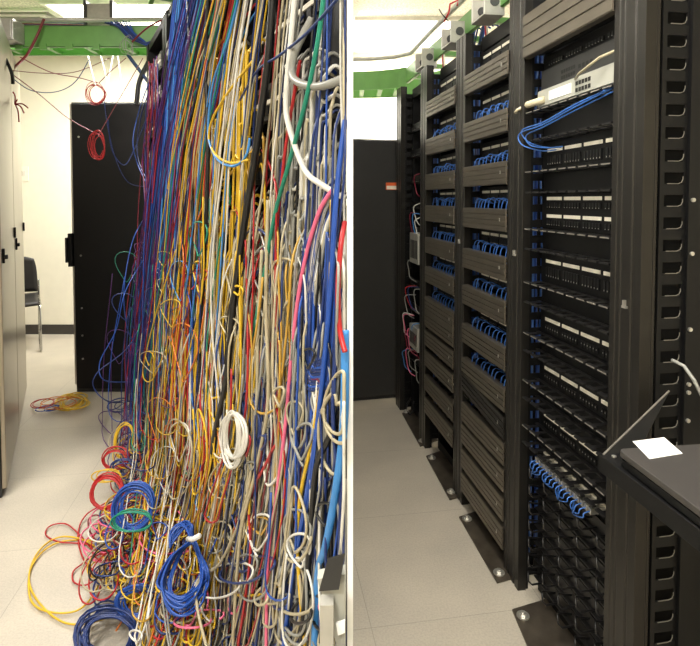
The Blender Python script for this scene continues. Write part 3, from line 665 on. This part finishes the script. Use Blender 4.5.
# ================================================================== RIGHT SIDE
RD = Vector((-.158, .9874, 0)); RN = Vector((.9874, .158, 0)); RO = Vector((.697, 1.30, 0))
def Rw(s, t, z): q = RO+RD*s+RN*t; return Vector((q.x, q.y, z))
SP = [0, .6077, 1.165, 1.742, 2.309]     # near edge of each post
PW = .118
names = ['nearest wide', 'second', 'third', 'fourth', 'farthest']
HTOP = [2.3, 2.3, 2.14, 2.14, 2.14]
for i, s in enumerate(SP):
    t = thing('cable_manager_post', '%s dark aluminium post of the tidy rack row, counted from the viewer' % names[i], 'post', Rw(s+.06, .08, 0))
    m = MB(Rw)
    # ribbed profile facing the aisle: alternate high and low strips
    prof = [(0, 0), (.028, 0), (.030, .004), (.036, .004), (.038, 0), (.07, 0), (.072, .003), (.076, .003), (.078, 0), (.09, 0), (.092, .003), (.096, .003), (.098, 0), (PW, .0), (PW, .03), (0, .03)]
    prof = [(s+a, b+.0) for a, b in prof]
    zb = 0.0
    m.prism(prof[::-1], zb, HTOP[i]); part(m, 'door_profile', 'post', t, bevel=.0015)
    ci = .048 if i == 0 else .036
    m = MB(Rw); m.prism([(s+.0, .0305), (s+.0, ci*.8), (s+.02, ci), (s+.1, ci), (s+PW, ci*.8), (s+PW, .0305)][::-1], zb, HTOP[i]); part(m, 'inner_channel', 'post', t, bevel=.0015)
    # slotted web behind the post
    for sw, nm in ((s+.006, 'near'), (s+PW-.012, 'far')):
        m = MB(Rw); t0, t1 = (.05, .2) if i == 0 else (.03, .2)
        ww = .064 if i == 0 else .085
        m.box(sw, sw+.004, t0, t0+.012, 0, 2.14); m.box(sw, sw+.004, t0+ww, t1, 0, 2.14)
        z = .05
        while z < 2.1: m.box(sw, sw+.004, t0+.012, t0+ww, z, z+.026); z += .0545
        m.fn = idm; m.cur = 1; z = .05+.026
        while z < 2.08:
            z2 = z+.0285; e = sw-.0005
            m.tube([Rw(e, t0+.02, z+.001), Rw(e, t0+ww-.015, z+.001), Rw(e, t0+ww-.006, z+.004), Rw(e, t0+ww-.002, z+.012), Rw(e, t0+ww-.002, z2-.01)], .0011, 4); z += .0545
        part(m, 'slotted_web', ['black', 'edge' if nm == 'near' and i == 0 else 'fing'], t)
    if i == 4: part(MB(Rw).box(s+.05, s+.054, .031, .22, 0, 2.1), 'slot_shade_sheet', 'black', t)  # added dark sheet, keeps the slots dark against the bright wall
    zl = 1.13 if i == 0 else 1.2-.0*i
    if i < 3:
        m = MB(Rw).box(s+.045, s+.062, -.006, 0, zl, zl+.006).box(s+.051, s+.056, -.008, -.0, zl+.006, zl+.02); part(m, 'latch', 'steel', t)
    # screws down the web flange
    if i == 0:
        pass
    # vertical blue cables within the manager
    if 0 < i < 4:
        proto = None
        for k in range(9):
            x0 = s+.03+.055*R.random(); tt = .05+.06*R.random()
            nz = smoothn(i*50+k)
            p = [Rw(x0+.006*nz(300*z), tt+.006*nz(200*z+40), z) for z in [.12+.09*j for j in range(23)]]
            cable(p, R.choice(['blue', 'patch', 'navy']), .0035, 'blue cable standing in the channel behind the %s dark post from the viewer' % names[i], 'blue cables in the channel of the %s post' % names[i], 'channel_cable')  # same kind of cable as the patch cables, upright in the channel

# base plates with bolts
def base_plate(pix, lab, bolts):
    c = sum((fl(x, y, 0) for x, y in pix), Vector())/len(pix)
    t = thing('base_plate', lab, 'base plate', c)
    part(MB().slab([fl(x, y, .001) for x, y in pix], (0, 0, .008)), 'plate', 'plate', t, bevel=.002)
    for x, y in bolts:
        b = fl(x, y, .009)
        m = MB().tube([b, b+Vector((0, 0, .004))], .021, 16); bo = part(m, 'washer', 'steel', t)
        m = MB().tube([b+Vector((0, 0, .004)), b+Vector((0, 0, .012))], .012, 6).tube([b+Vector((0, 0, .012)), b+Vector((0, 0, .016))], .006, 8)
        sub(m, 'bolt', 'steel', bo, ORI[t.name])
base_plate([(402, 414), (414, 409), (438, 441), (420, 447)], 'black steel floor plate farthest along the tidy racks', [(406, 412), (422, 441)])
base_plate([(426, 457), (446, 450), (474, 494), (449.5, 500.5)], 'middle black steel floor plate of the tidy racks', [(432, 458), (451, 492)])
base_plate([(459, 518), (487, 509), (524, 576), (497, 584)], 'black steel floor plate at the foot of the second post', [(467, 519), (499, 573)])
base_plate([(512, 611), (548, 600), (640, 690), (545, 690)], 'nearest black steel floor plate at the bottom edge', [(523, 616)])

# rack frames (uprights, top and bottom bar, added dark sheet) for each bay
bayname = ['nearest', 'middle', 'third', 'far']
TP = .07   # panel plane
for i in range(4):
    s0, s1 = SP[i]+PW, SP[i+1]
    t = thing('equipment_rack', '%s open rack frame of the tidy row, counted from the viewer' % bayname[i], 'rack', Rw((s0+s1)/2, .2, 0))
    for s in (s0+.002, s1-.022): part(MB(Rw).box(s, s+.02, TP+.006, TP+.13, 0, 2.12), 'upright', 'black', t)
    part(MB(Rw).box(s0+.022, s1-.022, TP+.006, TP+.1, 2.06, 2.12), 'top_bar', 'black', t)
    part(MB(Rw).box(s0+.022, s1-.022, TP+.006, TP+.13, .0, .05), 'bottom_bar', 'black', t)
    part(MB(Rw).box(s0+.022, s1-.022, TP+.125, TP+.13, .05, 2.06), 'bay_shade_sheet', 'black', t)  # added black sheet standing for the darkness deep in the bay

ordn = ['topmost', 'second', 'third', 'fourth', 'fifth', 'sixth', 'seventh', 'eighth', 'ninth', 'tenth', 'eleventh', 'twelfth', 'thirteenth', 'fourteenth']
def finger_strip(s0, s1, z, t, tilt=0., n=9, depth=.062, pale_tip=True, up=True):
    m = MB(Rw); m.box(s0, s1, TP-.016, TP-.002, z, z+.003)
    pit = (s1-s0)/n
    e = MB(Rw)
    for k in range(n):
        a = s0+pit*k+pit*.36; b = a+pit*.3
        m.box(a, b, TP-depth, TP-.016, z, z+.003)
        c = (a+b)/2; m.box(c-pit*.38, c+pit*.38, TP-depth-.004, TP-depth+.008, z-.001, z+.0045)
        e.box(c-pit*.36, c+pit*.36, TP-depth-.0055, TP-depth-.0042, z, z+.0035)
    f = part(m, 'finger_strip', 'fing', t)
    sub(e, 'finger_tip', 'edge' if pale_tip else 'fing', f, ORI[t.name])
def manager(bay, z0, z1, lab, cover=None, cm='bronze', tilt=0.):
    s0, s1 = SP[bay]+PW+.004, SP[bay+1]-.004
    t = thing('horizontal_cable_manager', lab, 'cable manager', Rw((s0+s1)/2, .04, z0))
    part(MB(Rw).box(s0+.02, s1-.02, TP-.002, TP+.004, z0, z1), 'back_plate', 'black', t)
    n = 9 if bay == 0 else 7
    if cover is None:
        finger_strip(s0, s1, z1-.004, t, n=n); finger_strip(s0, s1, z0, t, n=n, pale_tip=False)
    else:
        finger_strip(s0, s1, z1-.004, t, n=n, pale_tip=False); finger_strip(s0, s1, z0, t, n=n, pale_tip=False)
        ca, cb = cover; h = cb-ca
        def Cv(s, tt, z): return Rw(s, tt, z+tilt*(s-s0))
        m = MB(Cv)
        # ribbed cover: four raised strips over a thin plate
        m.box(s0-.004, s1+.0, -.004, -.0015, ca, cb)
        for k in range(4): m.box(s0-.004, s1+.0, -.008, -.004, ca+h*(k+.06)/4, ca+h*(k+.9)/4)
        m.box(s0-.004, s1, -.006, .02, cb-.002, cb+.0005); m.box(s0-.004, s1, -.006, .02, ca-.0005, ca+.002)
        cv = part(m, 'cover', cm, t, bevel=.0008)
        sub(MB(Cv).box(s0+.04, s0+.046, -.010, -.008, ca+h*.45, ca+h*.5).box(s0+.042, s0+.044, -.010, -.008, ca+h*.5, ca+h*.6), 'latch', 'steel', cv, ORI[t.name])
    return t
def patch_panel(bay, z0, z1, lab, rows=1, grp=None, strips=True):
    s0, s1 = SP[bay]+PW+.012, SP[bay+1]-.012
    t = thing('patch_bay', lab, 'patch panel', Rw((s0+s1)/2, TP, z0), grp)
    part(MB(Rw).box(s0, s1, TP-.003, TP+.005, z0, z1), 'faceplate', 'black', t)
    hr = (z1-z0)/rows; lo = .62 if z0 > .95 else .44; pk = 1. if z0 > .95 else .62
    for q in range(rows):
        zb = z0+hr*q
        for k in range(4):
            a = s0+.02+(s1-s0-.04)*k/4; b = a+(s1-s0-.04)/4-.016
            m = MB(Rw)
            for j in range(6):
                c = a+(b-a)*j/6+.002; m.box(c, c+(b-a)/6-.004, TP-.0075, TP-.003, zb+hr*.18*pk, zb+hr*.48*pk)
            blk = part(m, 'port_block', 'pcb', t)
            e = MB(Rw)
            for j in range(6):
                c = a+(b-a)*(j+.5)/6; e.box(c-.0012, c+.0012, TP-.0082, TP-.0075, zb+hr*.2, zb+hr*.24)
            sub(e, 'contact', 'steel', blk, ORI[t.name])
            if strips: part(MB(Rw).box(a, b, TP-.0055, TP-.003, zb+hr*lo, zb+hr*lo+min(.011, hr*.24)), 'label_strip', 'label', t)
    return t
# nearest bay: open managers and panels
mg = [(1.424, 1.498), (1.229, 1.302), (1.044, 1.117), (.873, .94), (.706, .772), (.548, .612)]
for k, (a, b) in enumerate(mg): manager(0, a, b, '%s open finger duct of the nearest tidy rack' % ordn[k])
pn = [(1.304, 1.422, 2), (1.119, 1.227, 1), (.942, 1.042, 1), (.774, .871, 1), (.614, .704, 1), (.5, .546, 1)]
for k, (a, b, r_) in enumerate(pn): patch_panel(0, a, b, '%s black patch panel between the finger ducts of the nearest tidy rack' % ordn[k], r_)
C.objects[-1]
patch_panel(0, 1.50, 1.60, 'black patch panel just above the topmost open finger duct', 1)
patch_panel(0, 1.845, 1.89, 'black patch panel just under the top cover of the nearest tidy rack', 1, strips=False)
manager(0, 1.60, 1.70, 'cable manager with the blue cords just below the grey network switch')
manager(0, 1.9, 1.97, 'top cable manager of the nearest tidy rack with ribbed bronze cover', cover=(1.885, 2.03))
# network switches
s0, s1 = SP[0]+PW+.012, SP[1]-.012
t = thing('network_switch', 'black network switch under the top patch panel of the nearest rack', 'switch', Rw((s0+s1)/2, .1, 1.775))
part(MB(Rw).box(s0, s1, TP-.012, TP+.1, 1.776, 1.842), 'body', 'dgrey', t, bevel=.001)
m = MB(Rw)
for j in range(6):
    for z in (1.786, 1.805): m.box(s0+.26+.014*j, s0+.26+.014*j+.010, TP-.0125, TP-.0115, z, z+.012)
part(m, 'port_block', 'pcb', t)
m = MB(Rw)
for j in range(4): m.box(s0+.17+.02*j, s0+.17+.02*j+.012, TP-.0125, TP-.0115, 1.80, 1.812)
part(m, 'uplink_port', 'pcb', t)
t = thing('network_switch', 'light grey network switch with white label below the black switch', 'switch', Rw((s0+s1)/2, .1, 1.715))
part(MB(Rw).box(s0, s1-.01, TP-.03, TP+.1, 1.716, 1.770), 'body', 'switch', t, bevel=.001)
part(MB(Rw).box(s0+.25, s0+.38, TP-.0315, TP-.030, 1.728, 1.758), 'label_plate', 'paper', t)
m = MB(Rw)
for j in range(5):
    for z in (1.724, 1.744): m.box(s0+.15+.016*j, s0+.15+.016*j+.011, TP-.0315, TP-.030, z, z+.012)
part(m, 'port_block', 'pcb', t)
a = Rw(s1-.06, TP-.035, 1.735); b = Rw(s1+.03, TP-.06, 1.728)
t = thing('cable_plug', 'beige cable plug sticking out at the far end of the grey switch', 'plug', a)
part(MB().tube([a, a.lerp(b, .8), b], [.012, .012, .009], 10), 'body', 'beige', t, smooth=True)
part(MB().tube([b, b+Vector((-.02, .01, -.012)), b+Vector((-.025, .02, -.02))], .005, 8), 'boot', 'beige', t, smooth=True)
p = [Rw(s0+.22, TP-.035, 1.762), Rw(s0+.16, TP-.06, 1.765), Rw(s0+.08, TP-.05, 1.79), Rw(s0+.0, TP-.03, 1.80)]
cable(p, 'beige', .004, 'pale cord crossing in front of the grey network switch')
# blue cords from the manager below the switch
def rbez(pp, n=10): return [Rw(*q) for q in bez(pp, n)]
cord_pp = [[(.13, .02, 1.70), (.3, .0, 1.675), (.45, -.01, 1.648), (s1, -.01, 1.64), (s1-.02, .0, 1.60), (s1-.08, .03, 1.575), (s1-.13, TP-.01, 1.57)],
           [(.15, .02, 1.695), (.3, .0, 1.668), (.46, -.01, 1.64), (s1+.01, -.014, 1.63), (s1-.0, -.01, 1.59), (s1-.06, .03, 1.565), (s1-.1, TP-.01, 1.565)],
           [(.15, .03, 1.69), (.32, .01, 1.66), (.47, .0, 1.635), (s1-.02, -.005, 1.62), (s1-.04, .0, 1.585), (s1-.09, .03, 1.572), (s1-.14, TP-.01, 1.572)]]
for q in cord_pp: cable(rbez(q), 'patch', .0022, 'blue cord drooping in front of the panel below the grey switch', 'blue cords below the grey switch')
# patched cords on the lowest panel: grey comb of plugs with blue cords
proto = None
zc = .508
for k in range(16):
    s = s1-.075-.0205*k
    t = MB(Rw).box(s, s+.014, TP-.05, TP-.004, zc-.002, zc+.016).build('cable_plug', 'steel', None, loc=Rw(s, TP, zc), bevel=.001)
    tag(t, 'clear grey plug in the row on the lowest patch panel', 'plug', 'row of clear plugs on the lowest patch panel')
    zz = zc-.03-.018*R.random()
    g = s1-.075-.0205*(k-k % 4)+.02
    cable(rbez([(s+.006, TP-.05, zc+.006), (s+.008, TP-.066, zc+.0), (s+.012, TP-.068, zc-.014), (g, TP-.055, zz), (g+.035, TP-.03, zz+.008)], 7), 'patch', .0019, 'short blue cord curving from the row of clear plugs', 'blue cords from the row of clear plugs', 'looped_cable')
# hooked D-ring panels in the lower part of the nearest rack
for r_ in range(7):
    z = .445-.062*r_
    t = thing('ring_panel', '%s ring panel from the top in the lower part of the nearest tidy rack' % ordn[r_], 'cable manager', Rw((s0+s1)/2, TP, z))
    part(MB(Rw).box(s0, s1, TP-.004, TP+.002, z-.012, z+.028), 'plate', 'fing', t)
    part(MB(Rw).box(s0, s1, TP-.016, TP-.004, z-.014, z-.010), 'lip', 'fing', t)
    for k in range(5):
        a = s0+.04+(s1-s0-.08)*k/4
        m = MB().tube([Rw(a-.012, TP-.004, z-.004), Rw(a-.012, TP-.05, z-.006), Rw(a-.006, TP-.06, z+.004), Rw(a+.0, TP-.058, z+.022), Rw(a+.014, TP-.05, z+.022), Rw(a+.014, TP-.004, z+.012)], .0032, 6)
        part(m, 'ring', 'fing', t, smooth=True)
# covered managers and panels in bays 1 and 2
tops = {1: [1.948, 1.739, 1.545, 1.366, 1.184, 1.02, .845, .689, .584, .484, .383, .27, .16],
        2: [1.934, 1.73, 1.54, 1.37, 1.195, 1.033, .866, .785, .68, .565, .427, .30]}
for bay in (1, 2):
    tp = tops[bay]
    for k, z in enumerate(tp):
        odd = bay == 1 and k == 8
        manager(bay, z-.07, z-.012, '%s ribbed %s cover from the top in the %s tidy rack' % (ordn[k], 'dark plum' if odd else 'bronze', bayname[bay]), cover=(z-.085, z), cm='post' if odd else 'bronze', tilt=(.1 if odd else 0.))
        nxt = tp[k-1]-.085 if k else 2.05
        if nxt-z > .05:
            patch_panel(bay, z+.006 if nxt-z < .08 else z+.02, nxt-.004, '%s patch panel from the top, above a bronze cover in the %s tidy rack' % (ordn[k], bayname[bay]), 1)
        # blue cords looping over this cover
        if 0 < k < 9 and nxt-z > .05:
            a0, a1 = SP[bay]+PW+.03, SP[bay+1]-.1
            h = min(.04, (nxt-z)*.5)
            proto = None
            for j in range(9):
                s = a0+(a1-a0)*j/8
                if proto is None:
                    org = Rw(s, 0, z)
                    o = MB().tube(rbez([(s, TP-.004, z+h*.55), (s+.002, TP-.035, z+h*.95), (s+.006, .018, z+h*.75), (s+.012, .014, z-.01), (s+.02, .03, z-.035)], 6), .0021, 6).build('looped_cable', 'c_patch', None, loc=org, smooth=True)
                    tag(o, 'blue cord looping over the %s cover from the top in the %s tidy rack' % (ordn[k], bayname[bay]), 'cable', 'blue cords over the %s cover of the %s rack' % (ordn[k], bayname[bay]))
                    proto = o
                else:
                    o = proto.copy(); C.objects.link(o)
                    o.location = Rw(s, 0, z)+Vector((0, 0, R.uniform(-.006, .006))); o.rotation_euler = (0, 0, R.uniform(-.35, .35))
# far bay with loose cables and small gear
for k in range(10):
    z = .35+.165*k
    patch_panel(3, z, z+.05, '%s patch panel from the bottom in the far messy rack' % ordn[k].replace('topmost', 'lowest'), 1, strips=False)
sa, sb = SP[3]+PW+.02, SP[4]-.02
for (z, zz, lab) in ((1.02, 1.2, 'grey gear box in the far rack, upper one with blue wires'), (.5, .64, 'grey gear box low in the far rack behind pink cables')):
    t = thing('network_switch', lab, 'switch', Rw(sa+.1, .06, z))
    part(MB(Rw).box(sa+.02, sa+.2, .0, TP-.004, z, zz), 'body', 'galv', t, bevel=.002)
    m = MB(Rw)
    for j in range(5): m.box(sa+.04+.03*j, sa+.055+.03*j, -.002, 0, z+.03, zz-.04)
    part(m, 'port_block', 'pcb', t)
for k in range(20):
    c = R.choice(['pink', 'red', 'white', 'crimson', 'navy', 'sky', 'grey', 'crimson'])
    s = R.uniform(sa, sb-.05); z = R.choice([1.33, 1.25, .98, .8, .74, .6, .52, .42, .38, 1.5])
    p = rbez([(s, TP-.01, z+.06), (s+.03, .0, z+.05+R.uniform(-.02, .03)), (s+.05, .01, z-.02), (s+.02+R.uniform(-.03, .05), .02, z-.07), (s-.0, TP-.02, z-.09)], 6)
    cable(p, c, .003, '%s cable hanging loose in the far messy rack' % PL.get(c, c), 'loose %s cables in the far rack' % PL.get(c, c))

# ladder tray above the tidy racks
t = thing('ladder_tray', 'green ladder tray running above the tidy racks and curving left over the black cabinet', 'cable tray', Rw(1.5, .15, 2.2))
ladder(Rw, -.4, 2.45, .07, .36, 2.19, 2.29, t, 10)
def curve_rail(pts, z0, z1, nm):
    m = MB(); vs = []; 
    for p in pts: vs += [Vector((p[0], p[1], z0)), Vector((p[0], p[1], z1)), Vector((p[0]+.003, p[1]+.004, z1)), Vector((p[0]+.003, p[1]+.004, z0))]
    fs = [(i*4+j, i*4+(j+1) % 4, i*4+4+(j+1) % 4, i*4+4+j) for i in range(len(pts)-1) for j in range(4)]
    fs += [(3, 2, 1, 0), tuple(len(vs)-4+j for j in range(4))]
    m.add(vs, fs); part(m, nm, 'green', t)
e = Rw(2.45, .07, 0); e2 = Rw(2.45, .36, 0)
curve_rail([(.008, 3.86), (.1, 3.85), (.2, 3.83), (.27, 3.80), (.33, 3.77), (e.x, e.y)], 2.17, 2.3, 'side_rail')
curve_rail([(.008, 4.16), (.2, 4.15), (.36, 4.12), (.5, 4.02), (.58, 3.88), (e2.x, e2.y)], 2.17, 2.3, 'side_rail')
for x in (.07, .2, .32): part(MB().box(x, x+.03, 3.87, 4.12, 2.175, 2.2), 'rung', 'green', t)
tag(MB().tube([Vector(p) for p in ((.012, 3.8, 2.37), (.15, 3.79, 2.37), (.3, 3.74, 2.37), (.4, 3.6, 2.36), Rw(1.9, .06, 2.36), Rw(1.2, .06, 2.36), Rw(.3, .05, 2.36))], .014, 8).build('conduit', 'galv', None, loc=(.3, 3.7, 2.36), smooth=True), 'metal conduit along the top of the green tray over the tidy racks', 'pipe')
for s, w, lab in ((1.84, .13, 'farthest galvanised tray bracket box above the fourth post'), (1.36, .13, 'galvanised tray bracket box above the third post'), (.96, .13, 'galvanised tray bracket box near the top edge above the middle rack')):
    t = thing('junction_box', lab, 'box', Rw(s, .03, 2.2))
    part(MB(Rw).box(s, s+.01, .0, .09, 2.16, 2.26).box(s+w, s+w+.01, .0, .09, 2.16, 2.26).box(s, s+w+.01, .05, .06, 2.16, 2.26).box(s, s+w+.01, 0, .09, 2.155, 2.162), 'bracket', 'galv', t, bevel=.002)
    for q in (s-.001, s+w-.001): part(MB().tube([Rw(q, .045, 2.21), Rw(q-.003, .045, 2.21)], .02, 14), 'knockout', 'dgrey', t)
for b0, b1, n in ((SP[1]+PW+.05, SP[1]+.32, 20), (SP[2]+PW+.1, SP[2]+.36, 16), (.3, .42, 10)):
    for k in range(n):
        s = R.uniform(b0, b1); tt = R.uniform(.1, .2)
        cable(rbez([(s-.05, tt+.1, 2.26), (s-.02, tt+.03, 2.3), (s, tt, 2.2), (s+.01, tt-.0, 2.1), (s+.015, tt+.03, 2.0)], 5), 'navy' if R.random() < .6 else 'blue', .0045, 'dark blue cable dropping from the green tray into the tidy racks', 'blue cables dropping from the tray', 'tray_cable')  # same kind of cable as the patch cables, coming off the tray
for k in range(4):
    s = SP[2]-.06+.02*k if k < 2 else SP[3]-.1+.02*k
    cable(rbez([(s, .1, 2.3), (s+.01, .08, 2.2), (s+.02, .09, 2.1), (s+.03, .11, 2.02)], 6), 'red' if k % 2 else 'white', .004, 'red or white cable beside the blue drop from the tray', 'odd coloured cables dropping from the tray')
p = [P(444, 22, 2.45), P(449, 12, 2.42), P(450, 4, 2.42), P(458, 0, 2.42), P(457, 6, 2.42)]
cable(p, 'red', .004, 'red wire end curling up above the third post')
p = [P(449, 22, 2.45), P(442, 14, 2.42), P(439, 9, 2.42)]
cable(p, 'black', .003, 'short black wire end poking up above the third post')

# black cabinet right of the partition
t = thing('server_cabinet', 'black cabinet just right of the white partition with small orange sticker', 'cabinet', (.18, 4.0, 0))
ax = .012; Hc = 1.82
A = Vector((ax, 3.72, 0)); B = Vector((.36, 3.80, 0)); dd = (B-A).normalized(); dn = Vector((-dd.y, dd.x, 0)); W = (B-A).length
def Kw(u, w, z): q = A+dd*u+dn*w; return Vector((q.x, q.y, z))
Yoff = .02
part(MB().prism([(A.x, A.y+.022), (B.x, B.y+.022), (B.x-.0, B.y+.7), (A.x, A.y+.7)], 0, Hc), 'body', 'cab', t, bevel=.003)
part(MB(Kw).box(.004, W-.004, 0, .018, .03, Hc-.01), 'door', 'cab', t, bevel=.003)
part(MB(Kw).box(W-.115, W-.02, -.001, 0, 1.47, 1.52), 'warning_sticker', 'orange', t)
part(MB(Kw).box(W-.11, W-.025, -.0015, -.001, 1.474, 1.498), 'warning_text_area', 'label', t)
cable([fl(411, 398, .09), fl(407, 404, .03), fl(406, 410, .01), fl(410, 415, .01), fl(414, 410, .03), fl(414, 402, .1)], 'black', .006, 'black cable loop at the foot of the black cabinet')

# shelf with laptop, right foreground
hs = .85
def Sh(px, py, h=hs): return G(px, py, h)
e0 = Sh(601, 455)
def Kx(s, tt, z): q = Vector((e0.x, e0.y, 0))+RD*s+RN*tt; return Vector((q.x, q.y, z))
t = thing('wall_shelf', 'black bracket shelf jutting from the nearest rack under the laptop', 'shelf', Kx(-.2, .2, hs))
part(MB(Kx).box(-.6, 0, 0, .5, hs-.004, hs), 'deck', 'black', t)
part(MB(Kx).box(-.6, .002, -.004, 0, hs-.035, hs+.002), 'front_lip', 'black', t, bevel=.001)
part(MB(Kx).box(0, .004, 0, .5, hs-.035, hs), 'side_lip', 'black', t)
qa = Kx(0, .005, hs); qb = P(669, 391, 1.29)
part(MB().slab([qa, qb, qb+Vector((0, 0, -.004)), Kx(0, .09, hs)], (.001, .003, 0)), 'gusset', 'black', t)
part(MB().tube([qa, qb], .0022, 6), 'gusset_edge', 'edge', t)
part(MB(Kx).tube([Kx(-.015, .02, hs+.001), Kx(-.015, .02, hs+.004)], .005, 10), 'screw', 'steel', t)
l0 = Sh(619, 449, hs+.034); ld2 = (Sh(700, 509, hs+.034)-l0).normalized(); 
def Lp(a, b, z): q = l0+ld2*a+Vector((-ld2.y, ld2.x, 0))*b; return Vector((q.x, q.y, z))
t = thing('laptop', 'closed dark grey laptop with white paper on its lid, on the black shelf', 'laptop', Lp(.17, .12, hs))
def rrect(a0, a1, b0, b1, r, n=5):
    out = []
    for (cx, cy, a) in ((a1-r, b0+r, -PI/2), (a1-r, b1-r, 0), (a0+r, b1-r, PI/2), (a0+r, b0+r, PI)):
        for k in range(n+1): out.append((cx+r*math.cos(a+PI/2*k/n), cy+r*math.sin(a+PI/2*k/n)))
    return out
part(MB(Lp).prism(rrect(0, .37, 0, .27, .012), hs+.003, hs+.018), 'base', 'black', t, bevel=.001)
part(MB(Lp).prism(rrect(-.002, .372, -.002, .272, .014), hs+.0205, hs+.034), 'lid', 'laptop', t, bevel=.002)
pq = [(632.6, 441.6), (664, 437.6), (682.6, 453.7), (649.5, 459.2)]
c = sum((Sh(x, y, hs+.035) for x, y in pq), Vector())/4
tag(MB().slab([Sh(x, y, hs+.0345) for x, y in pq], (0, 0, .0008)).build('paper_note', 'paper', None, loc=c), 'white sheet of paper lying on the laptop lid', 'paper')
# bits right of the nearest post: rack of the next bay toward the viewer
t = thing('rack_side_frame', 'black rack side with screws at the right edge above the laptop', 'rack', Rw(-.02, .3, 0))
part(MB(Rw).box(-.004, .005, .121, .16, 0, 2.3), 'upright', 'black', t)
part(MB(Rw).box(.1, .104, .065, 1.5, 0, 2.3), 'shade_panel', 'interior_shade', t)  # added black panel so the depth behind the slots reads as shade
for z in (.52, .46, .40, .34, .28): part(MB(Rw).box(.0, .02, .235, .6, z, z+.012), 'rail', 'plate', t)
for z in (1.4, 1.27, 1.085, .95, .93, .86): part(MB().tube([Rw(-.004, .131, z), Rw(-.009, .131, z)], .005, 10), 'screw', 'steel', t)
t = thing('equipment_box', 'grey metal equipment box in the rack below the laptop at right edge', 'box', Rw(.05, .3, .55))
part(MB(Rw).box(.03, .3, .24, .6, .52, .66), 'body', 'galv', t, bevel=.003)
for i in range(3):
    a = Rw(-.02, .2, .45-.07*i)
    cable([a, a+Vector((.03, -.03, .02)), a+Vector((.06, -.05, -.03)), a+Vector((.1, -.02, -.09))], 'black', .004, 'black cable hanging under the shelf at the right edge', 'black cables under the shelf')
cable([P(672, 360, 1.25), P(684, 366, 1.22), P(694, 380, 1.2), P(702, 396, 1.18)], 'grey', .004, 'thin grey cable curving down to the laptop at right edge')

# ------------------------------------------------------------------ render look
sc = bpy.context.scene
w = bpy.data.worlds.new('world'); sc.world = w; w.use_nodes = True
w.node_tree.nodes['Background'].inputs[0].default_value = (.9, .9, .95, 1); w.node_tree.nodes['Background'].inputs[1].default_value = .3
sc.view_settings.view_transform = 'Standard'; sc.view_settings.look = 'None'; sc.view_settings.gamma = 1
sc.view_settings.use_curve_mapping = False; sc.view_settings.exposure = 0.42
print('individual hanging cables', n_ind)
